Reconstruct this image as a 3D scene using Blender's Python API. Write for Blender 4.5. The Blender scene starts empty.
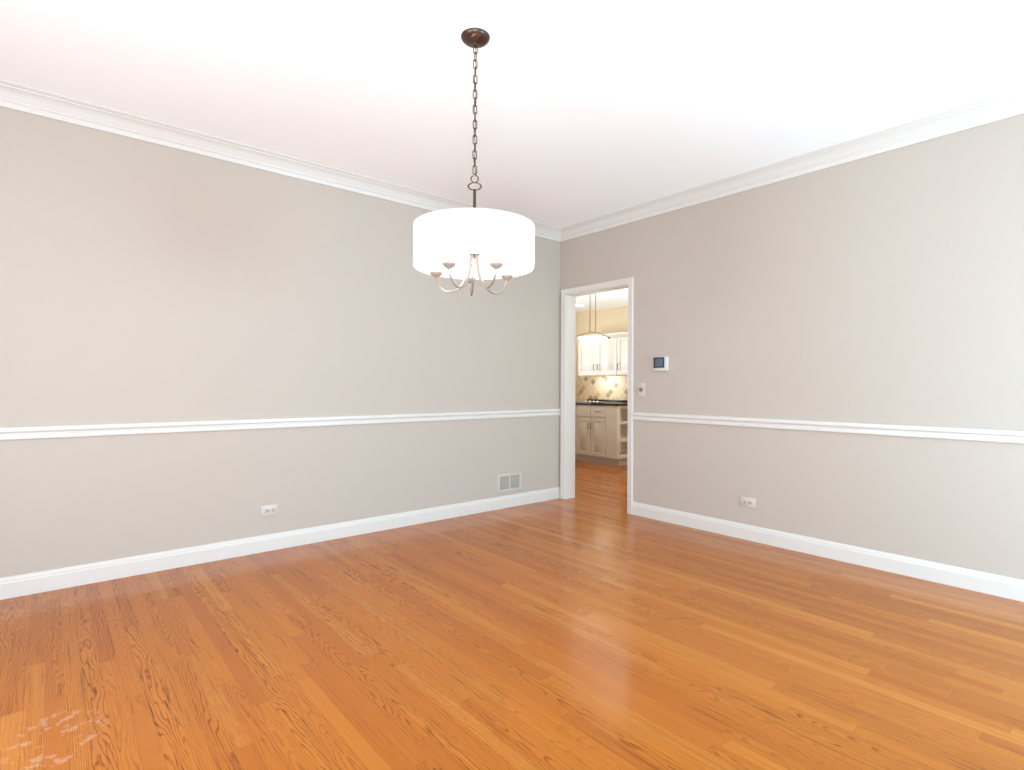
import bpy, bmesh, math, random
from mathutils import Vector, Matrix

PI = math.pi
S = bpy.context.scene
COL = S.collection

# ---------------------------------------------------------------- camera
X0, Y0, H = 4.013, 3.996, 2.74            # right wall plane, left wall plane, ceiling
CAMZ, YAW, ROLL, FPX = 1.148, 0.8705, 0.0038, 548.6
cam_d = bpy.data.cameras.new('camera')
cam = bpy.data.objects.new('camera', cam_d)
COL.objects.link(cam)
cam_d.sensor_fit = 'HORIZONTAL'
cam_d.sensor_width = 36.0
cam_d.lens = FPX / 1024 * 36.0
cam_d.shift_y = 1.0 / 1024
cam_d.clip_start = 0.02
_f = Vector((math.cos(YAW), math.sin(YAW), 0))
_r = Vector((math.sin(YAW), -math.cos(YAW), 0))
_u = Vector((0, 0, 1))
_r2 = _r * math.cos(ROLL) + _u * math.sin(ROLL)
_u2 = _u * math.cos(ROLL) - _r * math.sin(ROLL)
M = Matrix((_r2, _u2, -_f)).transposed().to_4x4()
M.translation = (0, 0, CAMZ)
cam.matrix_world = M
S.camera = cam

# ---------------------------------------------------------------- world, exposure, large lights
w = bpy.data.worlds.new('world')
S.world = w
w.use_nodes = True
w.node_tree.nodes['Background'].inputs[0].default_value = (0.86, 0.93, 1.0, 1)
w.node_tree.nodes['Background'].inputs[1].default_value = 1.0
S.view_settings.view_transform = 'Standard'
S.view_settings.look = 'None'
S.view_settings.gamma = 1.0
S.view_settings.exposure = -0.28
S.view_settings.use_curve_mapping = False
S.cycles.max_bounces = 10
S.cycles.diffuse_bounces = 6
S.cycles.use_denoising = True
S.cycles.sample_clamp_indirect = 6.0


def area(name, loc, direction, sx, sy, power, color, spread=180):
    d = bpy.data.lights.new(name, 'AREA')
    d.shape = 'RECTANGLE'
    d.size, d.size_y = sx, sy
    d.energy = power
    d.color = color
    d.spread = math.radians(spread)
    o = bpy.data.objects.new(name, d)
    COL.objects.link(o)
    o.location = loc
    o.rotation_euler = Vector(direction).to_track_quat('-Z', 'Z').to_euler()
    return o


def point(name, loc, power, color, r=0.03):
    d = bpy.data.lights.new(name, 'POINT')
    d.energy = power
    d.color = color
    d.shadow_soft_size = r
    o = bpy.data.objects.new(name, d)
    COL.objects.link(o)
    o.location = loc
    return o


DAY = (0.56, 0.84, 1.0)
# daylight in the two windows behind the camera, and the photographer's flash bounced off the ceiling
area('window_daylight_rear', (2.95, -1.66, 0.95), (0, 1, -0.05), 1.5, 1.4, 188, (0.44, 0.77, 1.0))
area('window_daylight_side', (-1.66, 1.7, 1.05), (1, 0, -0.12), 1.5, 1.4, 100, (0.76, 0.87, 1.0))
area('flash_bounce', (-0.80, -0.80, 0.70), (0.68, 0.68, 1), 0.8, 0.8, 116, (0.70, 0.86, 1.0), 145)

# ---------------------------------------------------------------- material helpers


def srgb(r, g, b):
    def c(v):
        v /= 255.0
        return v / 12.92 if v <= 0.04045 else ((v + 0.055) / 1.055) ** 2.4
    return (c(r), c(g), c(b), 1.0)


class NT:
    """small wrapper for writing node trees"""

    def __init__(self, name):
        self.m = bpy.data.materials.new(name)
        self.m.use_nodes = True
        self.t = self.m.node_tree
        self.b = self.t.nodes['Principled BSDF']
        self.out = self.t.nodes['Material Output']

    def node(self, kind, **kw):
        n = self.t.nodes.new(kind)
        for k, v in kw.items():
            setattr(n, k, v)
        return n

    def put(self, sock, v):
        if hasattr(v, 'is_output') or isinstance(v, bpy.types.NodeSocket):
            self.t.links.new(v, sock)
        else:
            sock.default_value = v

    def math(self, op, a, b=0.0, c=None):
        n = self.node('ShaderNodeMath', operation=op)
        self.put(n.inputs[0], a)
        self.put(n.inputs[1], b)
        if c is not None:
            self.put(n.inputs[2], c)
        return n.outputs[0]

    def comb(self, x, y, z):
        n = self.node('ShaderNodeCombineXYZ')
        for i, v in enumerate((x, y, z)):
            self.put(n.inputs[i], v)
        return n.outputs[0]

    def noise(self, vec, scale=1.0, detail=2.0, rough=0.5):
        n = self.node('ShaderNodeTexNoise')
        self.put(n.inputs['Vector'], vec)
        n.inputs['Scale'].default_value = scale
        n.inputs['Detail'].default_value = detail
        n.inputs['Roughness'].default_value = rough
        return n.outputs[0]

    def white(self, vec):
        n = self.node('ShaderNodeTexWhiteNoise', noise_dimensions='3D')
        self.put(n.inputs['Vector'], vec)
        return n.outputs['Value'], n.outputs['Color']

    def ramp(self, fac, stops):
        n = self.node('ShaderNodeValToRGB')
        while len(n.color_ramp.elements) < len(stops):
            n.color_ramp.elements.new(0.5)
        for e, (p, c) in zip(n.color_ramp.elements, stops):
            e.position = p
            e.color = c
        self.put(n.inputs[0], fac)
        return n.outputs[0]

    def mix(self, fac, a, b, blend='MIX'):
        n = self.node('ShaderNodeMix', data_type='RGBA', blend_type=blend)
        self.put(n.inputs[0], fac)
        self.put(n.inputs[6], a)
        self.put(n.inputs[7], b)
        return n.outputs[2]

    def smooth(self, v, lo, hi):
        n = self.node('ShaderNodeMapRange', interpolation_type='SMOOTHSTEP')
        self.put(n.inputs[0], v)
        n.inputs[1].default_value = lo
        n.inputs[2].default_value = hi
        return n.outputs[0]

    def pos(self):
        return self.node('ShaderNodeTexCoord').outputs['Object']

    def bump(self, height, strength=0.1, dist=0.001):
        n = self.node('ShaderNodeBump')
        n.inputs['Strength'].default_value = strength
        n.inputs['Distance'].default_value = dist
        self.put(n.inputs['Height'], height)
        self.t.links.new(n.outputs[0], self.b.inputs['Normal'])


def plain(name, color, rough=0.5, metal=0.0, grain=0.0, gscale=60.0, spec=0.5):
    n = NT(name)
    n.b.inputs['Roughness'].default_value = rough
    n.b.inputs['Metallic'].default_value = metal
    n.b.inputs['Specular IOR Level'].default_value = spec
    if grain:
        f = n.noise(n.pos(), gscale, 3)
        d = tuple(c * (1 - grain) for c in color[:3]) + (1,)
        n.put(n.b.inputs['Base Color'], n.mix(f, d, color))
        n.bump(f, 0.04, 0.001)
    else:
        n.b.inputs['Base Color'].default_value = color
    return n.m


def glow(name, color, strength):
    n = NT(name)
    n.b.inputs['Base Color'].default_value = color
    n.b.inputs['Emission Color'].default_value = color
    n.b.inputs['Emission Strength'].default_value = strength
    return n.m


def wood_floor():
    n = NT('oak_strip_floor')
    sx = n.node('ShaderNodeSeparateXYZ')
    n.put(sx.inputs[0], n.pos())
    X, Y = sx.outputs[0], sx.outputs[1]
    W = 0.057
    u = n.math('DIVIDE', n.math('ADD', X, 0.011), W)
    i = n.math('FLOOR', u)
    fu = n.math('FRACT', u)
    r1, rc = n.white(n.comb(i, 3.7, 1.3))
    rs = n.node('ShaderNodeSeparateColor')
    n.put(rs.inputs[0], rc)
    ln = n.math('ADD', 0.75, n.math('MULTIPLY', rs.outputs[0], 0.9))     # board length of the row
    v = n.math('ADD', n.math('DIVIDE', Y, ln), n.math('MULTIPLY', r1, 17.0))
    j = n.math('FLOOR', v)
    fv = n.math('FRACT', v)
    b1, bc = n.white(n.comb(i, j, 9.1))
    bs = n.node('ShaderNodeSeparateColor')
    n.put(bs.inputs[0], bc)
    rA, rB, rC = bs.outputs[0], bs.outputs[1], bs.outputs[2]
    # ---- growth rings cut by the plane of the board
    xl = n.math('MULTIPLY', n.math('SUBTRACT', fu, 0.5), W)
    off = n.math('MULTIPLY', n.math('SUBTRACT', rA, 0.5), 0.13)           # heart beside or under the board
    shift = n.math('MULTIPLY', rB, 31.0)
    low = n.noise(n.comb(n.math('MULTIPLY', X, 14.0), n.math('MULTIPLY', Y, 2.2), shift), 1.0, 2.5, 0.5)
    low2 = n.noise(n.comb(n.math('MULTIPLY', X, 60.0), n.math('MULTIPLY', Y, 14.0), shift), 1.0, 2.0, 0.5)
    wob = n.math('MULTIPLY', n.math('SUBTRACT', low2, 0.5), 0.003)
    dx = n.math('ADD', n.math('ADD', xl, off), wob)
    slope = n.math('MULTIPLY', n.math('SUBTRACT', rC, 0.5), 0.09)
    dz = n.math('ADD', n.math('ADD', 0.012, n.math('MULTIPLY', Y, slope)),
                n.math('MULTIPLY', n.math('SUBTRACT', low, 0.5), 0.060))
    rad = n.math('SQRT', n.math('ADD', n.math('MULTIPLY', dx, dx), n.math('MULTIPLY', dz, dz)))
    ring = n.math('FRACT', n.math('ADD', n.math('MULTIPLY', rad, 185.0), n.math('MULTIPLY', b1, 5.0)))
    line = n.math('MULTIPLY', n.smooth(ring, 0.52, 0.88), n.math('SUBTRACT', 1.0, n.smooth(ring, 0.92, 1.0)))
    # ---- open pores, long thin dashes
    pore = n.noise(n.comb(n.math('MULTIPLY', X, 620.0), n.math('MULTIPLY', Y, 16.0), shift), 1.0, 2.0, 0.6)
    pores = n.smooth(pore, 0.56, 0.74)
    streak = n.noise(n.comb(n.math('MULTIPLY', X, 90.0), n.math('MULTIPLY', Y, 1.6), shift), 1.0, 2.0, 0.5)
    dash = n.smooth(n.noise(n.comb(n.math('MULTIPLY', X, 120.0), n.math('MULTIPLY', Y, 2.4), shift), 1.0, 3.0, 0.65), 0.54, 0.70)
    # ---- colour
    tone = n.math('ADD', n.math('MULTIPLY', b1, 0.74), n.math('MULTIPLY', streak, 0.26))
    base = n.ramp(tone, [(0.05, srgb(170, 92, 32)), (0.25, srgb(179, 102, 35)), (0.74, srgb(186, 110, 38)),
                         (0.97, srgb(199, 128, 55))])
    porous = n.math('ADD', 0.45, n.math('MULTIPLY', n.smooth(pore, 0.36, 0.62), 0.75))
    grainy = n.math('MULTIPLY', n.math('ADD', n.math('MULTIPLY', line, porous), n.math('ADD', n.math('MULTIPLY', pores, 0.22), n.math('MULTIPLY', dash, 0.75))),
                    n.math('ADD', 0.20, n.math('MULTIPLY', rB, 0.62)))
    grainy = n.math('MINIMUM', grainy, 1.0)
    col = n.mix(grainy, base, srgb(104, 50, 12))
    eu = n.math('MINIMUM', fu, n.math('SUBTRACT', 1.0, fu))
    seam_u = n.math('SUBTRACT', 1.0, n.smooth(eu, 0.006, 0.026))
    ev = n.math('MULTIPLY', n.math('MINIMUM', fv, n.math('SUBTRACT', 1.0, fv)), ln)
    seam_v = n.math('SUBTRACT', 1.0, n.smooth(ev, 0.0006, 0.0022))
    seam = n.math('MAXIMUM', seam_u, seam_v)
    col = n.mix(n.math('MULTIPLY', seam, 0.28), col, srgb(112, 60, 28))
    # ---- pale marks near the left wall, likely watermark remnants painted as floor wear
    ddx = n.math('DIVIDE', n.math('SUBTRACT', X, 0.02), 0.15)
    ddy = n.math('DIVIDE', n.math('SUBTRACT', Y, 2.30), 0.24)
    dd = n.math('ADD', n.math('MULTIPLY', ddx, ddx), n.math('MULTIPLY', ddy, ddy))
    spot = n.math('SUBTRACT', 1.0, n.smooth(dd, 0.35, 1.0))
    sn = n.noise(n.comb(n.math('MULTIPLY', X, 26.0), n.math('MULTIPLY', Y, 30.0), 4.4), 1.0, 3.0, 0.6)
    pale_marks = n.math('MULTIPLY', n.math('MULTIPLY', spot, n.smooth(sn, 0.55, 0.63)), 0.30)
    col = n.mix(pale_marks, col, srgb(214, 176, 146))
    n.put(n.b.inputs['Base Color'], col)
    n.put(n.b.inputs['Roughness'], n.math('ADD', 0.10, n.math('MULTIPLY', low, 0.10)))
    n.b.inputs['Specular IOR Level'].default_value = 0.26
    n.bump(n.math('SUBTRACT', 1.0, seam), 0.25, 0.0006)
    return n.m


def wall_paint(name, color):
    n = NT(name)
    f = n.noise(n.pos(), 240.0, 3)
    n.b.inputs['Base Color'].default_value = color
    n.b.inputs['Roughness'].default_value = 0.55
    n.b.inputs['Specular IOR Level'].default_value = 0.3
    n.bump(f, 0.05, 0.0006)
    return n.m


def tile():
    n = NT('diagonal_stone_tile')
    sx = n.node('ShaderNodeSeparateXYZ')
    n.put(sx.inputs[0], n.pos())
    Y, Z = sx.outputs[1], sx.outputs[2]
    T = 0.075
    a = n.math('DIVIDE', n.math('ADD', Y, Z), T * 1.414)
    b = n.math('DIVIDE', n.math('SUBTRACT', Y, Z), T * 1.414)
    ia, ib = n.math('FLOOR', a), n.math('FLOOR', b)
    fa, fb = n.math('FRACT', a), n.math('FRACT', b)
    rv, rc = n.white(n.comb(ia, ib, 2.2))
    base = n.ramp(rv, [(0.0, srgb(238, 222, 190)), (0.5, srgb(230, 212, 178)), (0.76, srgb(224, 204, 168)),
                       (0.80, srgb(206, 182, 142)), (0.88, srgb(198, 174, 136)), (0.91, srgb(142, 124, 100)), (1.0, srgb(156, 136, 108))])
    cl = n.noise(n.pos(), 40.0, 3)
    base = n.mix(n.math('MULTIPLY', cl, 0.35), base, srgb(232, 214, 178))
    ea = n.math('MINIMUM', fa, n.math('SUBTRACT', 1.0, fa))
    eb = n.math('MINIMUM', fb, n.math('SUBTRACT', 1.0, fb))
    e = n.math('MINIMUM', ea, eb)
    g = n.math('SUBTRACT', 1.0, n.smooth(e, 0.02, 0.06))
    n.put(n.b.inputs['Base Color'], n.mix(g, base, srgb(208, 190, 158)))
    n.b.inputs['Roughness'].default_value = 0.35
    return n.m


def granite():
    n = NT('dark_granite')
    f = n.noise(n.pos(), 320.0, 4, 0.7)
    n.put(n.b.inputs['Base Color'], n.ramp(f, [(0.45, (0.006, 0.005, 0.004, 1)), (0.62, (0.018, 0.014, 0.011, 1)), (0.75, (0.07, 0.055, 0.04, 1))]))
    n.b.inputs['Roughness'].default_value = 0.12
    return n.m


def shade_cloth():
    n = NT('white_shade_fabric')
    t = n.t
    d = n.node('ShaderNodeBsdfDiffuse')
    tr = n.node('ShaderNodeBsdfTranslucent')
    weave = n.noise(n.pos(), 500.0, 2)
    c = n.mix(weave, (0.90, 0.885, 0.86, 1), (0.95, 0.94, 0.92, 1))
    n.put(d.inputs[0], c)
    n.put(tr.inputs[0], c)
    mx = n.node('ShaderNodeMixShader')
    mx.inputs[0].default_value = 0.5
    t.links.new(d.outputs[0], mx.inputs[1])
    t.links.new(tr.outputs[0], mx.inputs[2])
    t.links.new(mx.outputs[0], n.out.inputs[0])
    return n.m


MAT = dict(
    floor=wood_floor(),
    wall=wall_paint('greige_wall_paint', srgb(191, 178, 165)),
    ceiling=wall_paint('white_ceiling_paint', srgb(254, 253, 251)),
    trim=plain('white_gloss_trim_paint', srgb(219, 212, 204), 0.32),
    kitchen_wall=wall_paint('cream_wall_paint', srgb(230, 214, 182)),
    nickel=plain('brushed_nickel', srgb(191, 178, 165), 0.30, 0.8, 0.25, 300),
    bronze=plain('brushed_bronze_nickel', srgb(100, 82, 70), 0.30, 1.0, 0.25, 300),
    canopy=plain('satin_bronze_canopy', srgb(92, 76, 66), 0.34, 0.9),
    cup=plain('satin_nickel_cup', srgb(166, 148, 132), 0.45, 0.25),
    candle=plain('ivory_candle_sleeve', srgb(240, 234, 220), 0.5),
    bulb=glow('lit_bulb_glass', (1.0, 0.94, 0.84, 1), 6.0),
    shade=shade_cloth(),
    plate=plain('ivory_white_plastic', srgb(204, 193, 181), 0.35),
    slot=plain('dark_slot', srgb(40, 34, 30), 0.7),
    knob_metal=plain('satin_knob', srgb(150, 138, 122), 0.3, 0.8),
    thermostat=plain('white_thermostat_plastic', srgb(214, 209, 200), 0.35),
    bezel=plain('black_bezel', srgb(30, 36, 44), 0.2),
    lcd=plain('grey_blue_lcd', srgb(88, 104, 118), 0.15, 0, 0.2, 90),
    duct=plain('dim_duct_metal', srgb(176, 168, 158), 0.7),
    upper=plain('white_cabinet_paint', srgb(246, 242, 232), 0.4),
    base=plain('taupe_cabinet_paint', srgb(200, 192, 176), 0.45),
    shelf=plain('pale_shelf_paint', srgb(226, 218, 204), 0.45),
    kick=plain('grey_toe_kick', srgb(196, 190, 184), 0.6),
    granite=granite(),
    tile=tile(),
    pull=plain('pewter_pull', srgb(112, 102, 92), 0.35, 0.9),
    blackglass=plain('black_cooktop_glass', srgb(22, 20, 20), 0.08),
    chrome=plain('polished_steel', srgb(226, 222, 214), 0.2, 1.0),
    brass=plain('aged_brass', srgb(126, 104, 78), 0.35, 0.9),
    pendant_glass=glow('lit_frosted_glass', (1.0, 0.96, 0.88, 1), 1.6),
    downlight=glow('lit_downlight_lens', (1.0, 0.96, 0.88, 1), 6.0),
    dark=plain('dark_object', srgb(32, 28, 24), 0.5),
)

# ---------------------------------------------------------------- mesh helpers


def B():
    return bmesh.new()


def add_box(bm, a, b, bev=0.0):
    (x0, y0, z0), (x1, y1, z1) = a, b
    t = B()
    bmesh.ops.create_cube(t, size=1.0)
    for v in t.verts:
        v.co = Vector(((x0 + x1) / 2 + v.co.x * abs(x1 - x0), (y0 + y1) / 2 + v.co.y * abs(y1 - y0), (z0 + z1) / 2 + v.co.z * abs(z1 - z0)))
    if bev:
        bmesh.ops.bevel(t, geom=t.edges[:], offset=bev, segments=2, profile=0.5, affect='EDGES')
    merge(bm, t)
    return bm


def merge(bm, t):
    me = bpy.data.meshes.new('tmp')
    t.to_mesh(me)
    t.free()
    bm.from_mesh(me)
    bpy.data.meshes.remove(me)


def add_lathe(bm, prof, seg=32, M4=None, closed=False):
    """profile [(r, z)] turned about z"""
    rings = []
    for r, z in prof:
        if r < 1e-6:
            rings.append([bm.verts.new((0, 0, z))])
        else:
            rings.append([bm.verts.new((r * math.cos(2 * PI * k / seg), r * math.sin(2 * PI * k / seg), z)) for k in range(seg)])
    pairs = list(zip(rings, rings[1:]))
    if closed:
        pairs.append((rings[-1], rings[0]))
    for a, b in pairs:
        for k in range(seg):
            k2 = (k + 1) % seg
            if len(a) == 1 and len(b) == 1:
                continue
            if len(a) == 1:
                bm.faces.new((a[0], b[k2], b[k]))
            elif len(b) == 1:
                bm.faces.new((a[k], a[k2], b[0]))
            else:
                bm.faces.new((a[k], a[k2], b[k2], b[k]))
    if M4 is not None:
        vs = [v for r in rings for v in r]
        bmesh.ops.transform(bm, matrix=M4, verts=vs)
    return bm


def spline(pts, n=6):
    P = [Vector(p) for p in pts]
    out = []
    for k in range(len(P) - 1):
        p0, p1, p2, p3 = P[max(k - 1, 0)], P[k], P[k + 1], P[min(k + 2, len(P) - 1)]
        for s in range(n):
            t = s / n
            out.append(0.5 * ((2 * p1) + (p2 - p0) * t + (2 * p0 - 5 * p1 + 4 * p2 - p3) * t * t + (3 * p1 - p0 - 3 * p2 + p3) * t ** 3))
    out.append(P[-1])
    return out


def add_tube(bm, pts, r, seg=10, closed=False):
    P = [Vector(p) for p in pts]
    n = len(P)
    rad = r if isinstance(r, (list, tuple)) else [r] * n
    T = []
    for k in range(n):
        a = P[(k - 1) % n] if (closed or k > 0) else P[k]
        b = P[(k + 1) % n] if (closed or k < n - 1) else P[k]
        T.append((b - a).normalized())
    up = Vector((0, 0, 1)) if abs(T[0].z) < 0.9 else Vector((1, 0, 0))
    N = (up - T[0] * up.dot(T[0])).normalized()
    rings = []
    for k in range(n):
        N = (N - T[k] * N.dot(T[k])).normalized()
        Bn = T[k].cross(N)
        rings.append([bm.verts.new(P[k] + (N * math.cos(2 * PI * s / seg) + Bn * math.sin(2 * PI * s / seg)) * rad[k]) for s in range(seg)])
    pr = list(zip(rings, rings[1:])) + ([(rings[-1], rings[0])] if closed else [])
    for a, b in pr:
        for s in range(seg):
            s2 = (s + 1) % seg
            bm.faces.new((a[s], a[s2], b[s2], b[s]))
    if not closed:
        bm.faces.new(rings[0][::-1])
        bm.faces.new(rings[-1])
    return bm


def obj(name, bm, mat, parent=None, smooth=35):
    bmesh.ops.recalc_face_normals(bm, faces=bm.faces[:])
    me = bpy.data.meshes.new(name)
    bm.to_mesh(me)
    bm.free()
    me.materials.append(MAT[mat])
    if smooth:
        me.shade_smooth()
        me.set_sharp_from_angle(angle=math.radians(smooth))
    o = bpy.data.objects.new(name, me)
    COL.objects.link(o)
    if parent:
        o.parent = parent
        o.matrix_parent_inverse = parent_world(parent).inverted()
    return o


def parent_world(p):
    m = p.matrix_basis.copy()
    q = p
    while q.parent:
        m = q.parent.matrix_basis @ q.matrix_parent_inverse @ m
        q = q.parent
    return m


def thing(name, label, cat, loc, group=None):
    o = bpy.data.objects.new(name, None)
    COL.objects.link(o)
    o.empty_display_size = 0.05
    o.location = loc
    return tag(o, label, cat, group)


def tag(o, label, cat, group=None):
    o['label'] = label
    o['category'] = cat
    if group:
        o['group'] = group
    return o


def struct(name, bm, mat, parent=None, smooth=35, label=None):
    o = obj(name, bm, mat, parent, smooth)
    if not parent:
        o['kind'] = 'structure'
    if label:
        o['label'] = label
    return o


# ---------------------------------------------------------------- the room
BK = -1.60            # walls behind the camera
WT = 0.13             # wall thickness
KX, KYA, KYB, KH = 6.85, 2.6, 7.2, 2.40     # kitchen: back wall, side walls, ceiling
DY0, DY1, DZ = 3.130, 3.905, 2.070            # doorway opening

bm = B()
add_box(bm, (BK - WT, BK - WT, -0.08), (KX + WT, KYB + WT, 0))
struct('floor', bm, 'floor', smooth=0, label='honey oak strip floor running through to the kitchen')

bm = B()
add_box(bm, (BK - WT, BK - WT, H), (X0 + WT, Y0 + WT, H + 0.1))
struct('ceiling', bm, 'ceiling', smooth=0)
bm = B()
add_box(bm, (BK - WT, Y0, 0), (X0, Y0 + WT, H))
struct('wall_left', bm, 'wall', smooth=0)
bm = B()
add_box(bm, (X0, BK - WT, 0), (X0 + WT, DY0 - 0.02, H))
add_box(bm, (X0, DY1 + 0.02, 0), (X0 + WT, Y0 + WT, H))
add_box(bm, (X0, DY0 - 0.02, DZ + 0.02), (X0 + WT, DY1 + 0.02, H))
bmesh.ops.remove_doubles(bm, verts=bm.verts[:], dist=1e-5)
struct('wall_right', bm, 'wall', smooth=0)


def wall_with_window(name, axis, w0, w1, z0, z1):
    """a wall behind the camera with one window opening"""
    bm = B()
    lo, hi = BK - WT, BK
    end = X0 if axis == 'y' else Y0

    def bx(a0, a1, c0, c1):
        if axis == 'y':
            add_box(bm, (a0, lo, c0), (a1, hi, c1))
        else:
            add_box(bm, (lo, a0, c0), (hi, a1, c1))
    st = BK - WT if axis == 'y' else BK
    bx(st, w0, 0, H)
    bx(w1, end, 0, H)
    bx(w0, w1, 0, z0)
    bx(w0, w1, z1, H)
    return struct(name, bm, 'wall', smooth=0)


wall_with_window('wall_back', 'y', 2.20, 3.70, 0.20, 1.70)
wall_with_window('wall_side', 'x', 0.95, 2.45, 0.30, 1.80)


def window(name, axis, w0, w1, z0, z1):
    bm = B()

    def bx(a0, a1, c0, c1, p0, p1):
        if axis == 'y':
            add_box(bm, (a0, p0, c0), (a1, p1, c1), 0.003)
        else:
            add_box(bm, (p0, a0, c0), (p1, a1, c1), 0.003)
    c = 0.075
    for p0, p1 in ((BK, BK + 0.018),):
        bx(w0 - c, w0, z0 - c, z1 + c, p0, p1)
        bx(w1, w1 + c, z0 - c, z1 + c, p0, p1)
        bx(w0, w1, z1, z1 + c, p0, p1)
        bx(w0, w1, z0 - c, z0, p0, p1)
    struct(name, bm, 'trim')


window('window_1', 'y', 2.20, 3.70, 0.20, 1.70)
window('window_2', 'x', 0.95, 2.45, 0.30, 1.80)


def run_trim(name, prof, side, a, mat='trim', end=None, label=None):
    """mitred moulding along the left or right wall; prof = [(distance from wall, z)]"""
    bm = B()
    A, Z = [], []
    for o, z in prof:
        if side == 'left':
            A.append(bm.verts.new((a, Y0 - o, z)))
            Z.append(bm.verts.new(((X0 - o) if end is None else end, Y0 - o, z)))
        else:
            A.append(bm.verts.new((X0 - o, a, z)))
            Z.append(bm.verts.new((X0 - o, (Y0 - o) if end is None else end, z)))
    n = len(prof)
    for k in range(n):
        k2 = (k + 1) % n
        bm.faces.new((A[k], A[k2], Z[k2], Z[k]))
    bm.faces.new(A[::-1])
    bm.faces.new(Z)
    return struct(name, bm, mat, smooth=25, label=label)


crown = [(0, H), (0, H - 0.112), (0.010, H - 0.112), (0.013, H - 0.104), (0.014, H - 0.084), (0.020, H - 0.080),
         (0.022, H - 0.074), (0.019, H - 0.070), (0.023, H - 0.064), (0.030, H - 0.050), (0.040, H - 0.036),
         (0.052, H - 0.026), (0.064, H - 0.021), (0.066, H - 0.016), (0.074, H - 0.014), (0.080, H - 0.010),
         (0.085, H - 0.006), (0.085, H)]
rail = [(0, 0.846), (0.010, 0.847), (0.015, 0.852), (0.016, 0.862), (0.014, 0.872), (0.009, 0.878), (0.009, 0.884),
        (0.019, 0.887), (0.024, 0.893), (0.025, 0.906), (0.022, 0.914), (0.015, 0.918), (0, 0.918)]
base = [(0, 0), (0.015, 0), (0.015, 0.082), (0.013, 0.086), (0.012, 0.090), (0.012, 0.098), (0.008, 0.105), (0.006, 0.112), (0, 0.113)]
run_trim('trim_1', crown, 'left', BK, label='white crown moulding along the left wall')
run_trim('trim_2', crown, 'right', BK, label='white crown moulding along the right wall')
run_trim('trim_3', rail, 'left', BK, end=X0 - 0.001, label='white chair rail on the left wall')
run_trim('trim_4', rail, 'right', BK, end=3.0685, label='white chair rail right of the doorway')
run_trim('baseboard_left', base, 'left', BK, end=X0 - 0.001)
run_trim('baseboard_right', base, 'right', BK, end=3.0685)

# doorway: jambs lining the opening, casing on both faces
dr = B()
add_box(dr, (X0 - 0.001, DY0 - 0.02, 0), (X0 + WT + 0.001, DY0, DZ + 0.02))
add_box(dr, (X0 - 0.001, DY1, 0), (X0 + WT + 0.001, DY1 + 0.02, DZ + 0.02))
add_box(dr, (X0 - 0.001, DY0, DZ), (X0 + WT + 0.001, DY1, DZ + 0.02))
door = struct('door_1', dr, 'trim', label='white cased doorway without a door leaf')


def casing(side):
    """mitred casing: profile (u across the board from the opening, d out of the wall)"""
    prof = [(0.0, 0.0), (0.0, 0.010), (0.004, 0.013), (0.012, 0.012), (0.030, 0.015), (0.042, 0.018), (0.050, 0.020), (0.055, 0.018), (0.055, 0.0)]
    bm = B()
    xs = (lambda d: X0 - d) if side == 'front' else (lambda d: X0 + WT + d)
    rings = []
    e = 0.006
    for (cy, cz, sy, sz) in ((DY0 - e, 0, -1, 0), (DY0 - e, DZ + e, -1, 1), (DY1 + e, DZ + e, 1, 1), (DY1 + e, 0, 1, 0)):
        rings.append([bm.verts.new((xs(d), cy + sy * u, cz + sz * u)) for u, d in prof])
    for a, b in zip(rings, rings[1:]):
        for k in range(len(prof)):
            k2 = (k + 1) % len(prof)
            bm.faces.new((a[k], a[k2], b[k2], b[k]))
    bm.faces.new(rings[0])
    bm.faces.new(rings[-1][::-1])
    return obj('casing', bm, 'trim', door, 25)


casing('front')
casing('back')

# kitchen shell
bm = B()
add_box(bm, (X0 + WT, KYA - WT, KH), (KX + WT, KYB + WT, KH + 0.1))
struct('ceiling_kitchen', bm, 'ceiling', smooth=0)
bm = B()
add_box(bm, (KX, KYA - WT, 0), (KX + WT, KYB + WT, KH))
struct('wall_kitchen_back', bm, 'kitchen_wall', smooth=0)
bm = B()
add_box(bm, (X0 + WT, KYB, 0), (KX, KYB + WT, KH))
struct('wall_kitchen_left', bm, 'kitchen_wall', smooth=0)
bm = B()
add_box(bm, (X0 + WT, KYA - WT, 0), (KX, KYA, KH))
struct('wall_kitchen_right', bm, 'kitchen_wall', smooth=0)
bm = B()
add_box(bm, (X0 + 0.02, Y0 + WT, 0), (X0 + WT, KYB + WT, KH))
struct('wall_kitchen_front', bm, 'kitchen_wall', smooth=0)

# ---------------------------------------------------------------- chandelier
LC = Vector((1.472, 2.015, 0))
ch = thing('chandelier', 'white drum-shade chandelier with five curved nickel arms on a chain',
           'chandelier', (LC.x, LC.y, H))
TL = Matrix.Translation(LC)
bm = B()
add_lathe(bm, [(0, H), (0.066, H), (0.066, H - 0.004), (0.063, H - 0.010), (0.054, H - 0.019), (0.040, H - 0.026), (0.022, H - 0.030),
               (0.013, H - 0.033), (0.011, H - 0.042), (0, H - 0.043)], 48, Matrix.Translation(LC + _f * 0.014))
obj('canopy', bm, 'canopy', ch)


def stadium(w, h, n=8):
    pts = []
    r = w
    s = h - w
    for k in range(n + 1):
        a = PI * k / n
        pts.append((r * math.cos(a), s + r * math.sin(a)))
    for k in range(n + 1):
        a = PI + PI * k / n
        pts.append((r * math.cos(a), -s + r * math.sin(a)))
    return pts


def link_mesh(center, ang, w, h, wire):
    bm = B()
    c, s = math.cos(ang), math.sin(ang)
    add_tube(bm, [(center[0] + x * c, center[1] + x * s, center[2] + z) for x, z in stadium(w, h)], wire, 6, True)
    return bm


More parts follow.
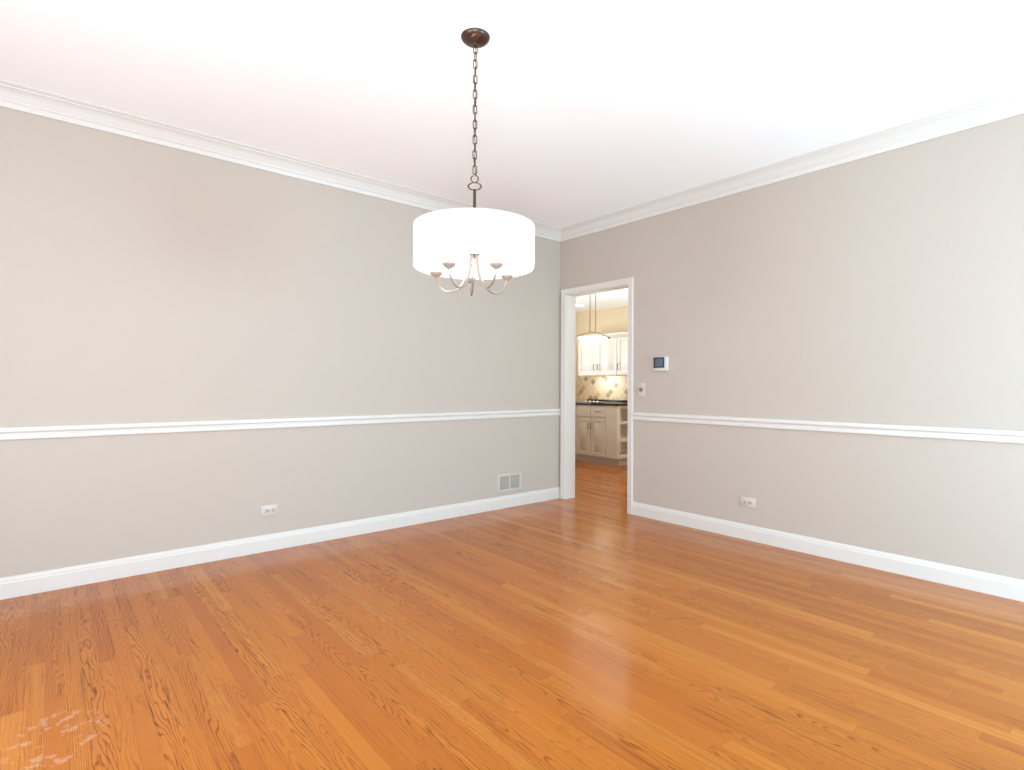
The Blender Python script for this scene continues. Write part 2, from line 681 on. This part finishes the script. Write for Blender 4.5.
VIEW = math.atan2(_r.y, _r.x)
z_top, z_ring = 2.700, 2.110
NL = 17
pitch = (z_top - z_ring) / NL
lean = lambda z: 0.014 * (z - z_ring) / (z_top - z_ring)
for k in range(NL):
    zc = z_top - pitch * (k + 0.5)
    ang = VIEW + 0.35 + (PI / 2 if k % 2 else 0) + 0.12 * math.sin(k * 1.9)
    obj('chain_link', link_mesh((LC.x + _f.x * lean(zc) + 0.0006 * math.sin(k * 2.1), LC.y + _f.y * lean(zc), zc), ang, 0.0085, pitch / 2 + 0.0030, 0.0024), 'bronze', ch)
bm = B()
wire = []
for k in range(25):
    z = z_top - (z_top - 2.10) * k / 24
    wire.append((LC.x + _f.x * lean(z) + 0.004 * math.cos(k * 1.3), LC.y + _f.y * lean(z) + 0.004 * math.sin(k * 1.3), z))
add_tube(bm, wire, 0.0016, 6)
obj('power_cord', bm, 'bronze', ch)
bm = B()
c, s = math.cos(VIEW), math.sin(VIEW)
add_tube(bm, [(LC.x + 0.0165 * math.cos(a) * c, LC.y + 0.0165 * math.cos(a) * s, 2.087 + 0.0165 * math.sin(a)) for a in [2 * PI * k / 24 for k in range(24)]], 0.0030, 8, True)
obj('hanging_ring', bm, 'bronze', ch)
bm = B()
add_tube(bm, [(LC.x + 0.029 * math.cos(a) * c, LC.y + 0.029 * math.cos(a) * s, 2.053 + 0.0165 * math.sin(a)) for a in [2 * PI * k / 32 for k in range(32)]],
         [0.0019 + 0.0020 * abs(math.cos(2 * PI * k / 32)) for k in range(32)], 8, True)
obj('oval_loop', bm, 'bronze', ch)
bm = B()
add_lathe(bm, [(0, 2.041), (0.006, 2.040), (0.0072, 2.034), (0.0066, 2.030), (0.0066, 1.745), (0, 1.745)], 16, TL)
obj('stem', bm, 'bronze', ch)
SB, ST, SR = 1.682, 1.867, 0.274
bm = B()
add_lathe(bm, [(SR, SB), (SR, SB + 0.004), (SR, ST - 0.004), (SR, ST), (SR - 0.002, ST), (SR - 0.002, SB)], 96, TL, closed=True)
sh = obj('shade', bm, 'shade', ch)
bm = B()
for zz in (SB + 0.0035, ST - 0.0035):
    add_lathe(bm, [(SR + 0.0006, zz - 0.0035), (SR + 0.0012, zz), (SR + 0.0006, zz + 0.0035), (SR - 0.0025, zz + 0.0035), (SR - 0.0025, zz - 0.0035)], 96, TL, closed=True)
obj('rim_tape', bm, 'shade', sh)
bm = B()
for k in range(3):
    a = VIEW + 0.4 + 2 * PI * k / 3
    add_tube(bm, [(LC.x + 0.006 * math.cos(a), LC.y + 0.006 * math.sin(a), 1.845), (LC.x + (SR - 0.003) * math.cos(a), LC.y + (SR - 0.003) * math.sin(a), 1.862)], 0.0018, 6)
obj('spider_fitter', bm, 'nickel', ch)
bm = B()
add_lathe(bm, [(0, 1.775), (0.012, 1.772), (0.020, 1.764), (0.024, 1.754), (0.024, 1.744), (0.019, 1.737), (0.009, 1.734), (0.006, 1.728), (0, 1.726)], 24, TL)
obj('hub', bm, 'nickel', ch)
armprof = [(0.016, 1.742), (0.021, 1.715), (0.030, 1.675), (0.047, 1.629), (0.072, 1.595), (0.103, 1.579), (0.132, 1.582), (0.158, 1.600), (0.176, 1.626), (0.182, 1.652)]
for deg in (-122, -55, 36, 101, 168):
    a = math.radians(deg)
    d = _r * math.cos(a) + _f * math.sin(a)
    bm = B()
    add_tube(bm, spline([LC + d * r + Vector((0, 0, z)) for r, z in armprof], 5), 0.0047, 10)
    arm = obj('arm', bm, 'nickel', ch)
    TA = Matrix.Translation(LC + d * 0.182)
    bm = B()
    add_lathe(bm, [(0, 1.644), (0.007, 1.645), (0.010, 1.650), (0.020, 1.655), (0.0265, 1.662), (0.028, 1.668), (0.026, 1.668), (0.018, 1.661), (0, 1.660)], 24, TA)
    obj('drip_cup', bm, 'cup', arm)
    bm = B()
    add_lathe(bm, [(0, 1.6615), (0.0105, 1.6615), (0.0105, 1.722), (0.007, 1.725), (0, 1.725)], 16, TA)
    obj('candle_sleeve', bm, 'candle', arm)
    bm = B()
    add_lathe(bm, [(0, 1.725), (0.007, 1.728), (0.014, 1.745), (0.017, 1.760), (0.014, 1.780), (0.007, 1.797), (0.002, 1.808), (0, 1.810)], 16, TA)
    obj('bulb', bm, 'bulb', arm)
    p = LC + d * 0.182
    point('chandelier_bulb_light', (p.x, p.y, 1.765), 14.0, (1.0, 0.87, 0.73), 0.018)

# ---------------------------------------------------------------- fittings on the dining room walls


def on_wall(name, label, cat, side, a, z):
    """empty on a wall: local x runs along the wall to the viewer's left, local y out of the wall"""
    t = thing(name, label, cat, (a, Y0, z) if side == 'left' else (X0, a, z))
    t.rotation_euler = (0, 0, PI if side == 'left' else PI / 2)
    return t


def kid(name, bm, mat, parent, smooth=35):
    """part modelled in the parent's own axes"""
    o = obj(name, bm, mat, None, smooth)
    o.parent = parent
    return o


def outlet(label, side, a, z):
    t = on_wall('wall_outlet', label, 'outlet', side, a, z)
    bm = B()
    add_box(bm, (-0.0585, 0, -0.0355), (0.0585, 0.006, 0.0355), 0.0022)
    kid('cover_plate', bm, 'plate', t)
    for sx in (-0.0195, 0.0195):
        bm = B()
        add_lathe(bm, [(0, 0.0085), (0.0150, 0.0085), (0.0165, 0.0075), (0.0165, 0.0055), (0, 0.0055)], 24,
                  Matrix.Translation((sx, 0, 0)) @ Matrix.Rotation(-PI / 2, 4, 'X'))
        rc = kid('receptacle', bm, 'plate', t)
        bm = B()
        add_box(bm, (sx - 0.005, 0.0083, 0.0046), (sx + 0.006, 0.0088, 0.0086))
        add_box(bm, (sx - 0.005, 0.0083, -0.0086), (sx + 0.005, 0.0088, -0.0046))
        add_lathe(bm, [(0, 0.0089), (0.0036, 0.0089), (0.0036, 0.0083), (0, 0.0083)], 12,
                  Matrix.Translation((sx - 0.0105, 0, 0)) @ Matrix.Rotation(-PI / 2, 4, 'X'))
        kid('slots', bm, 'slot', rc)
    bm = B()
    add_lathe(bm, [(0, 0.0072), (0.0022, 0.0070), (0.003, 0.0060), (0, 0.0060)], 12, Matrix.Rotation(-PI / 2, 4, 'X'))
    kid('screw', bm, 'nickel', t)
    return t


outlet('white double outlet set sideways low on the left wall', 'left', 1.168, 0.279)
outlet('white double outlet set sideways low on the right wall', 'right', 2.005, 0.282)

vt = on_wall('return_vent', 'white two-panel return air vent on the left wall near the corner', 'vent', 'left', 3.338, 0.237)
bm = B()
FW, FH = 0.148, 0.081
for a, b in (((-FW, 0, -FH), (-FW + 0.026, 0.008, FH)), ((FW - 0.026, 0, -FH), (FW, 0.008, FH)), ((-FW + 0.026, 0, FH - 0.020), (FW - 0.026, 0.0079, FH)),
             ((-FW + 0.026, 0, -FH), (FW - 0.026, 0.0079, -FH + 0.020)), ((-0.007, 0, -FH + 0.020), (0.007, 0.0079, FH - 0.020))):
    add_box(bm, a, b, 0.0008)
kid('frame', bm, 'plate', vt)
for sx in (-1, 1):
    x0, x1 = sorted((sx * 0.0072, sx * (FW - 0.0262)))
    bm = B()
    add_box(bm, (x0, 0.0002, -FH + 0.0202), (x1, 0.0012, FH - 0.0202))
    gr = kid('duct_panel', bm, 'duct', vt)
    bm = B()
    for k in range(11):
        z = -FH + 0.025 + k * 0.0112
        t = B()
        bmesh.ops.create_cube(t, size=1.0)
        bmesh.ops.transform(t, matrix=Matrix.Translation(((x0 + x1) / 2, 0.0038, z)) @ Matrix.Rotation(-0.7, 4, 'X') @ Matrix.Diagonal((x1 - x0, 0.0062, 0.0010, 1)), verts=t.verts[:])
        merge(bm, t)
    kid('louvers', bm, 'duct', gr)
for sx in (-1, 1):
    bm = B()
    add_lathe(bm, [(0, 0.0098), (0.003, 0.0092), (0.004, 0.0078), (0, 0.0078)], 12, Matrix.Translation((sx * (FW - 0.012), 0, 0)) @ Matrix.Rotation(-PI / 2, 4, 'X'))
    kid('screw', bm, 'plate', vt)

dm = on_wall('dimmer_switch', 'ivory wall plate with a round metal dimmer knob right of the doorway', 'switch', 'right', 2.976, 1.120)
bm = B()
add_box(bm, (-0.036, 0, -0.058), (0.036, 0.006, 0.058), 0.0024)
kid('cover_plate', bm, 'plate', dm)
bm = B()
add_lathe(bm, [(0, 0.026), (0.012, 0.026), (0.0145, 0.024), (0.0165, 0.010), (0.0175, 0.006), (0, 0.0055)], 28, Matrix.Rotation(-PI / 2, 4, 'X'))
kid('knob', bm, 'knob_metal', dm)
for sz in (-0.042, 0.042):
    bm = B()
    add_lathe(bm, [(0, 0.0075), (0.0025, 0.0072), (0.0032, 0.0058), (0, 0.0058)], 12, Matrix.Translation((0, 0, sz)) @ Matrix.Rotation(-PI / 2, 4, 'X'))
    kid('screw', bm, 'plate', dm)

th = on_wall('thermostat', 'white wall thermostat with a dark square screen right of the doorway', 'thermostat', 'right', 2.770, 1.340)
bm = B()
add_box(bm, (-0.074, 0.0, -0.060), (0.066, 0.028, 0.062), 0.007)
kid('housing', bm, 'thermostat', th)
bm = B()
add_box(bm, (-0.046, 0.024, -0.032), (0.064, 0.0295, 0.058), 0.002)
bz = kid('bezel', bm, 'bezel', th)
bm = B()
add_box(bm, (-0.034, 0.028, -0.022), (0.050, 0.0302, 0.046), 0.0006)
kid('screen', bm, 'lcd', bz)

# ---------------------------------------------------------------- kitchen seen through the doorway


def raised_panel(bm, y0, y1, z0, z1, xf, t=0.019, raised=True):
    """cabinet front facing -x; xf = x of its front face"""
    loops = [(0.0, t), (0.0, 0.003), (0.003, 0.0)]
    if raised:
        loops += [(0.050, 0.0), (0.055, 0.013), (0.062, 0.013), (0.080, 0.002)]
    rings = []
    for ins, d in loops:
        rings.append([bm.verts.new((xf + d, y, z)) for y, z in ((y0 + ins, z0 + ins), (y1 - ins, z0 + ins), (y1 - ins, z1 - ins), (y0 + ins, z1 - ins))])
    for a, b in zip(rings, rings[1:]):
        for k in range(4):
            bm.faces.new((a[k], a[(k + 1) % 4], b[(k + 1) % 4], b[k]))
    bm.faces.new(rings[0])
    bm.faces.new(rings[-1])
    return bm


def bar_pull(parent, c, axis, length, mat='pull'):
    bm = B()
    x, y, z = c
    h = length / 2
    if axis == 'z':
        pts = [(x, y, z - h), (x - 0.022, y, z - h * 0.8), (x - 0.026, y, z), (x - 0.022, y, z + h * 0.8), (x, y, z + h)]
    else:
        pts = [(x, y - h, z), (x - 0.022, y - h * 0.8, z), (x - 0.026, y, z - 0.006), (x - 0.022, y + h * 0.8, z), (x, y + h, z)]
    add_tube(bm, spline(pts, 5), 0.0048, 8)
    return obj('handle', bm, mat, parent)


KF = 6.23
bc = thing('base_cabinet', 'taupe base cabinet with raised-panel doors and drawers under the dark kitchen counter', 'cabinet', (KF + 0.3, 5.554, 0))
bm = B()
add_box(bm, (KF + 0.020, 5.262, 0.10), (KX - 0.0005, 6.140, 0.870))
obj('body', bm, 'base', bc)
bm = B()
add_box(bm, (KF + 0.075, 5.262, 0.0), (KX - 0.02, 6.140, 0.0995))
obj('toe_kick', bm, 'kick', bc)
for y0, y1, hy in ((5.266, 5.551, 5.527), (5.558, 5.845, 5.582), (5.852, 6.138, 6.112)):
    bm = B()
    raised_panel(bm, y0, y1, 0.104, 0.672, KF)
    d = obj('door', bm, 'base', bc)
    bar_pull(d, (KF, hy, 0.555), 'z', 0.085)
    bm = B()
    raised_panel(bm, y0, y1, 0.690, 0.856, KF, raised=False)
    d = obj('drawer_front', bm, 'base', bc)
    if y0 < 5.4:
        bar_pull(d, (KF, (y0 + y1) / 2, 0.775), 'y', 0.10)

os_ = thing('open_shelf_unit', 'pale open shelf unit at the right end of the taupe base cabinet', 'shelf', (KF + 0.3, 5.155, 0))
SY0, SY1 = 5.050, 5.260
bm = B()
add_box(bm, (KF + 0.002, SY0, 0.10), (KF + 0.020, SY1, 0.870))
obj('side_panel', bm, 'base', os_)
bm = B()
add_box(bm, (KX - 0.020, SY0, 0.10), (KX - 0.0005, SY1, 0.870))
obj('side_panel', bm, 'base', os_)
bm = B()
add_box(bm, (KF + 0.021, SY1 - 0.010, 0.10), (KX - 0.021, SY1, 0.870))
obj('back_panel', bm, 'shelf', os_)
bm = B()
add_box(bm, (KF + 0.001, SY0 - 0.018, 0.10), (KF + 0.062, SY0 - 0.0005, 0.870), 0.0015)
add_box(bm, (KX - 0.060, SY0 - 0.018, 0.10), (KX - 0.0005, SY0 - 0.0005, 0.870), 0.0015)
add_box(bm, (KF + 0.062, SY0 - 0.018, 0.825), (KX - 0.060, SY0 - 0.0005, 0.870), 0.0015)
obj('face_frame', bm, 'shelf', os_)
for z0, z1 in ((0.10, 0.155), (0.345, 0.395), (0.598, 0.642)):
    bm = B()
    add_box(bm, (KF + 0.0625, SY0 - 0.018, z0), (KX - 0.0605, SY1 - 0.011, z1), 0.0015)
    obj('shelf', bm, 'shelf', os_)
bm = B()
add_box(bm, (KF + 0.075, SY0 + 0.02, 0.0), (KX - 0.02, SY1, 0.0995))
obj('toe_kick', bm, 'kick', os_)

bm = B()
add_lathe(bm, [(0, 0.0), (0.022, 0.0), (0.026, 0.012), (0.026, 0.045), (0.018, 0.055), (0.010, 0.060), (0, 0.062)], 20,
          Matrix.Translation((6.335, 5.10, 0.6425)))
tag(obj('jar', bm, 'dark'), 'tiny dark object on the top shelf of the pale open shelf unit', 'ornament')

bm = B()
add_box(bm, (KF - 0.030, SY0 - 0.045, 0.8705), (KX - 0.001, 6.150, 0.902), 0.004)
add_box(bm, (KX - 0.024, SY0 - 0.045, 0.9015), (KX - 0.001, 6.150, 0.934), 0.003)
tag(obj('countertop', bm, 'granite'), 'black granite countertop over the taupe kitchen cabinets', 'countertop')

ck = thing('cooktop', 'black glass cooktop with a row of small silver knobs on the granite counter', 'cooktop', (6.52, 5.66, 0.902))
bm = B()
add_box(bm, (6.255, 5.36, 0.9025), (6.74, 5.960, 0.9095), 0.003)
obj('glass_top', bm, 'blackglass', ck)
for k in range(4):
    bm = B()
    add_lathe(bm, [(0, 0.0095), (0.022, 0.0095), (0.021, 0.012), (0.017, 0.014), (0.015, 0.030), (0, 0.031)], 20, Matrix.Translation((6.285, 5.685 - 0.075 * k, 0.900)))
    obj('knob', bm, 'chrome', ck)
for x, y, r in ((6.42, 5.50, 0.085), (6.63, 5.50, 0.07), (6.42, 5.72, 0.07), (6.63, 5.72, 0.085)):
    bm = B()
    add_lathe(bm, [(r, 0.9096), (r, 0.9103), (r - 0.006, 0.9103), (r - 0.006, 0.9096)], 32, Matrix.Translation((x, y, 0)), closed=True)
    obj('burner_ring', bm, 'kick', ck)

bm = B()
add_box(bm, (KX - 0.010, 4.3, 0.9345), (KX - 0.0005, 6.6, 1.3155))
o = obj('backsplash', bm, 'tile', smooth=0)
tag(o, 'beige diagonal stone tile backsplash with darker diamond accents', 'backsplash')

UF = 6.52


def upper(label, y0, y1, doors):
    t = thing('upper_cabinet', label, 'cabinet', (UF + 0.16, (y0 + y1) / 2, 1.316))
    bm = B()
    add_box(bm, (UF + 0.020, y0, 1.316), (KX - 0.0005, y1, 1.905))
    obj('body', bm, 'upper', t)
    bm = B()
    pr = [(0.014, 1.890), (0.004, 1.892), (-0.004, 1.903), (-0.016, 1.918), (-0.032, 1.930), (-0.036, 1.950), (0.05, 1.950), (0.05, 1.906), (0.020, 1.906)]
    A = [bm.verts.new((UF + d, y0, z)) for d, z in pr]
    Z = [bm.verts.new((UF + d, y1, z)) for d, z in pr]
    for k in range(len(pr)):
        k2 = (k + 1) % len(pr)
        bm.faces.new((A[k], A[k2], Z[k2], Z[k]))
    bm.faces.new(A)
    bm.faces.new(Z[::-1])
    obj('crown', bm, 'upper', t)
    for a, b, hy in doors:
        bm = B()
        raised_panel(bm, a, b, 1.322, 1.886, UF)
        d = obj('door', bm, 'upper', t)
        bar_pull(d, (UF, hy, 1.445), 'z', 0.095)
    return t


upper('white upper cabinet with a pair of doors behind the lit pendant', 5.296, 6.082, ((5.299, 5.686, 5.650), (5.690, 6.079, 5.730)))
upper('white upper cabinet with one visible door at the right edge of the doorway', 4.85, 5.292, ((4.853, 5.289, 5.258),))

# pendant over the kitchen table
PC = Vector((4.915, 4.352, 0))
pd = thing('pendant_light', 'twin-rod brass pendant with an arched bar and glowing white glass in the kitchen', 'pendant light', (PC.x, PC.y, KH))
bm = B()
add_lathe(bm, [(0, KH), (0.07, KH), (0.066, KH - 0.014), (0.05, KH - 0.024), (0, KH - 0.026)], 28, Matrix.Translation(PC))
obj('canopy', bm, 'brass', pd)
for s in (-0.033, 0.033):
    bm = B()
    p = PC + _r * s
    add_tube(bm, [(p.x, p.y, KH - 0.02), (p.x, p.y, 1.782)], 0.0038, 8)
    obj('rod', bm, 'brass', pd)
bm = B()
pts = []
for k in range(25):
    t = -1 + 2 * k / 24
    p = PC + _r * (0.19 * t)
    pts.append((p.x, p.y, 1.786 - 0.055 * t * t))
hook = []
for k in range(1, 9):
    a = k / 8 * PI * 1.2
    p = PC + _r * (0.19 + 0.014 * math.sin(a))
    hook.append((p.x, p.y, 1.731 - 0.012 * (1 - math.cos(a)) * 0.6))
add_tube(bm, pts + hook, 0.0050, 8)
obj('arched_bar', bm, 'brass', pd)
bm = B()
add_lathe(bm, [(0, 1.640), (0.06, 1.643), (0.11, 1.658), (0.145, 1.682), (0.165, 1.712), (0.168, 1.724), (0.160, 1.724), (0.140, 1.690), (0.10, 1.665), (0, 1.650)], 40, Matrix.Translation(PC))
obj('glass_bowl', bm, 'pendant_glass', pd)
for s in (-0.12, 0.12):
    bm = B()
    p = PC + _r * s
    add_tube(bm, [(p.x, p.y, 1.786 - 0.055 * (s / 0.19) ** 2), (p.x, p.y, 1.700)], 0.0035, 8)
    obj('hanger', bm, 'brass', pd)

rl = thing('recessed_light', 'round recessed downlight glowing in the kitchen ceiling', 'ceiling light', (6.24, 5.80, KH))
bm = B()
add_lathe(bm, [(0.078, KH), (0.100, KH), (0.099, KH - 0.005), (0.080, KH - 0.007)], 36, Matrix.Translation((6.24, 5.80, 0)), closed=True)
obj('trim_ring', bm, 'upper', rl)
bm = B()
add_lathe(bm, [(0, KH - 0.003), (0.078, KH - 0.003), (0.078, KH - 0.0005), (0, KH - 0.0005)], 36, Matrix.Translation((6.24, 5.80, 0)))
obj('lens', bm, 'downlight', rl)

WARM = (1.0, 0.93, 0.82)
area('under_cabinet_light', (6.66, 5.70, 1.310), (0.25, 0, -1), 0.10, 0.35, 3.4, WARM)
area('kitchen_up_fill', (5.5, 3.3, 0.60), (0.05, 0.20, 1), 0.6, 0.6, 35, (0.72, 0.89, 1.0), 95)  # added fill aimed upward beside the doorway view, brightens the kitchen ceiling
area('kitchen_side_fill', (5.0, KYB - 0.03, 1.60), (0.22, -1, 0.60), 1.0, 1.2, 58, (0.86, 0.93, 1.0), 125)  # added unseen fill on the left kitchen wall, which has no window
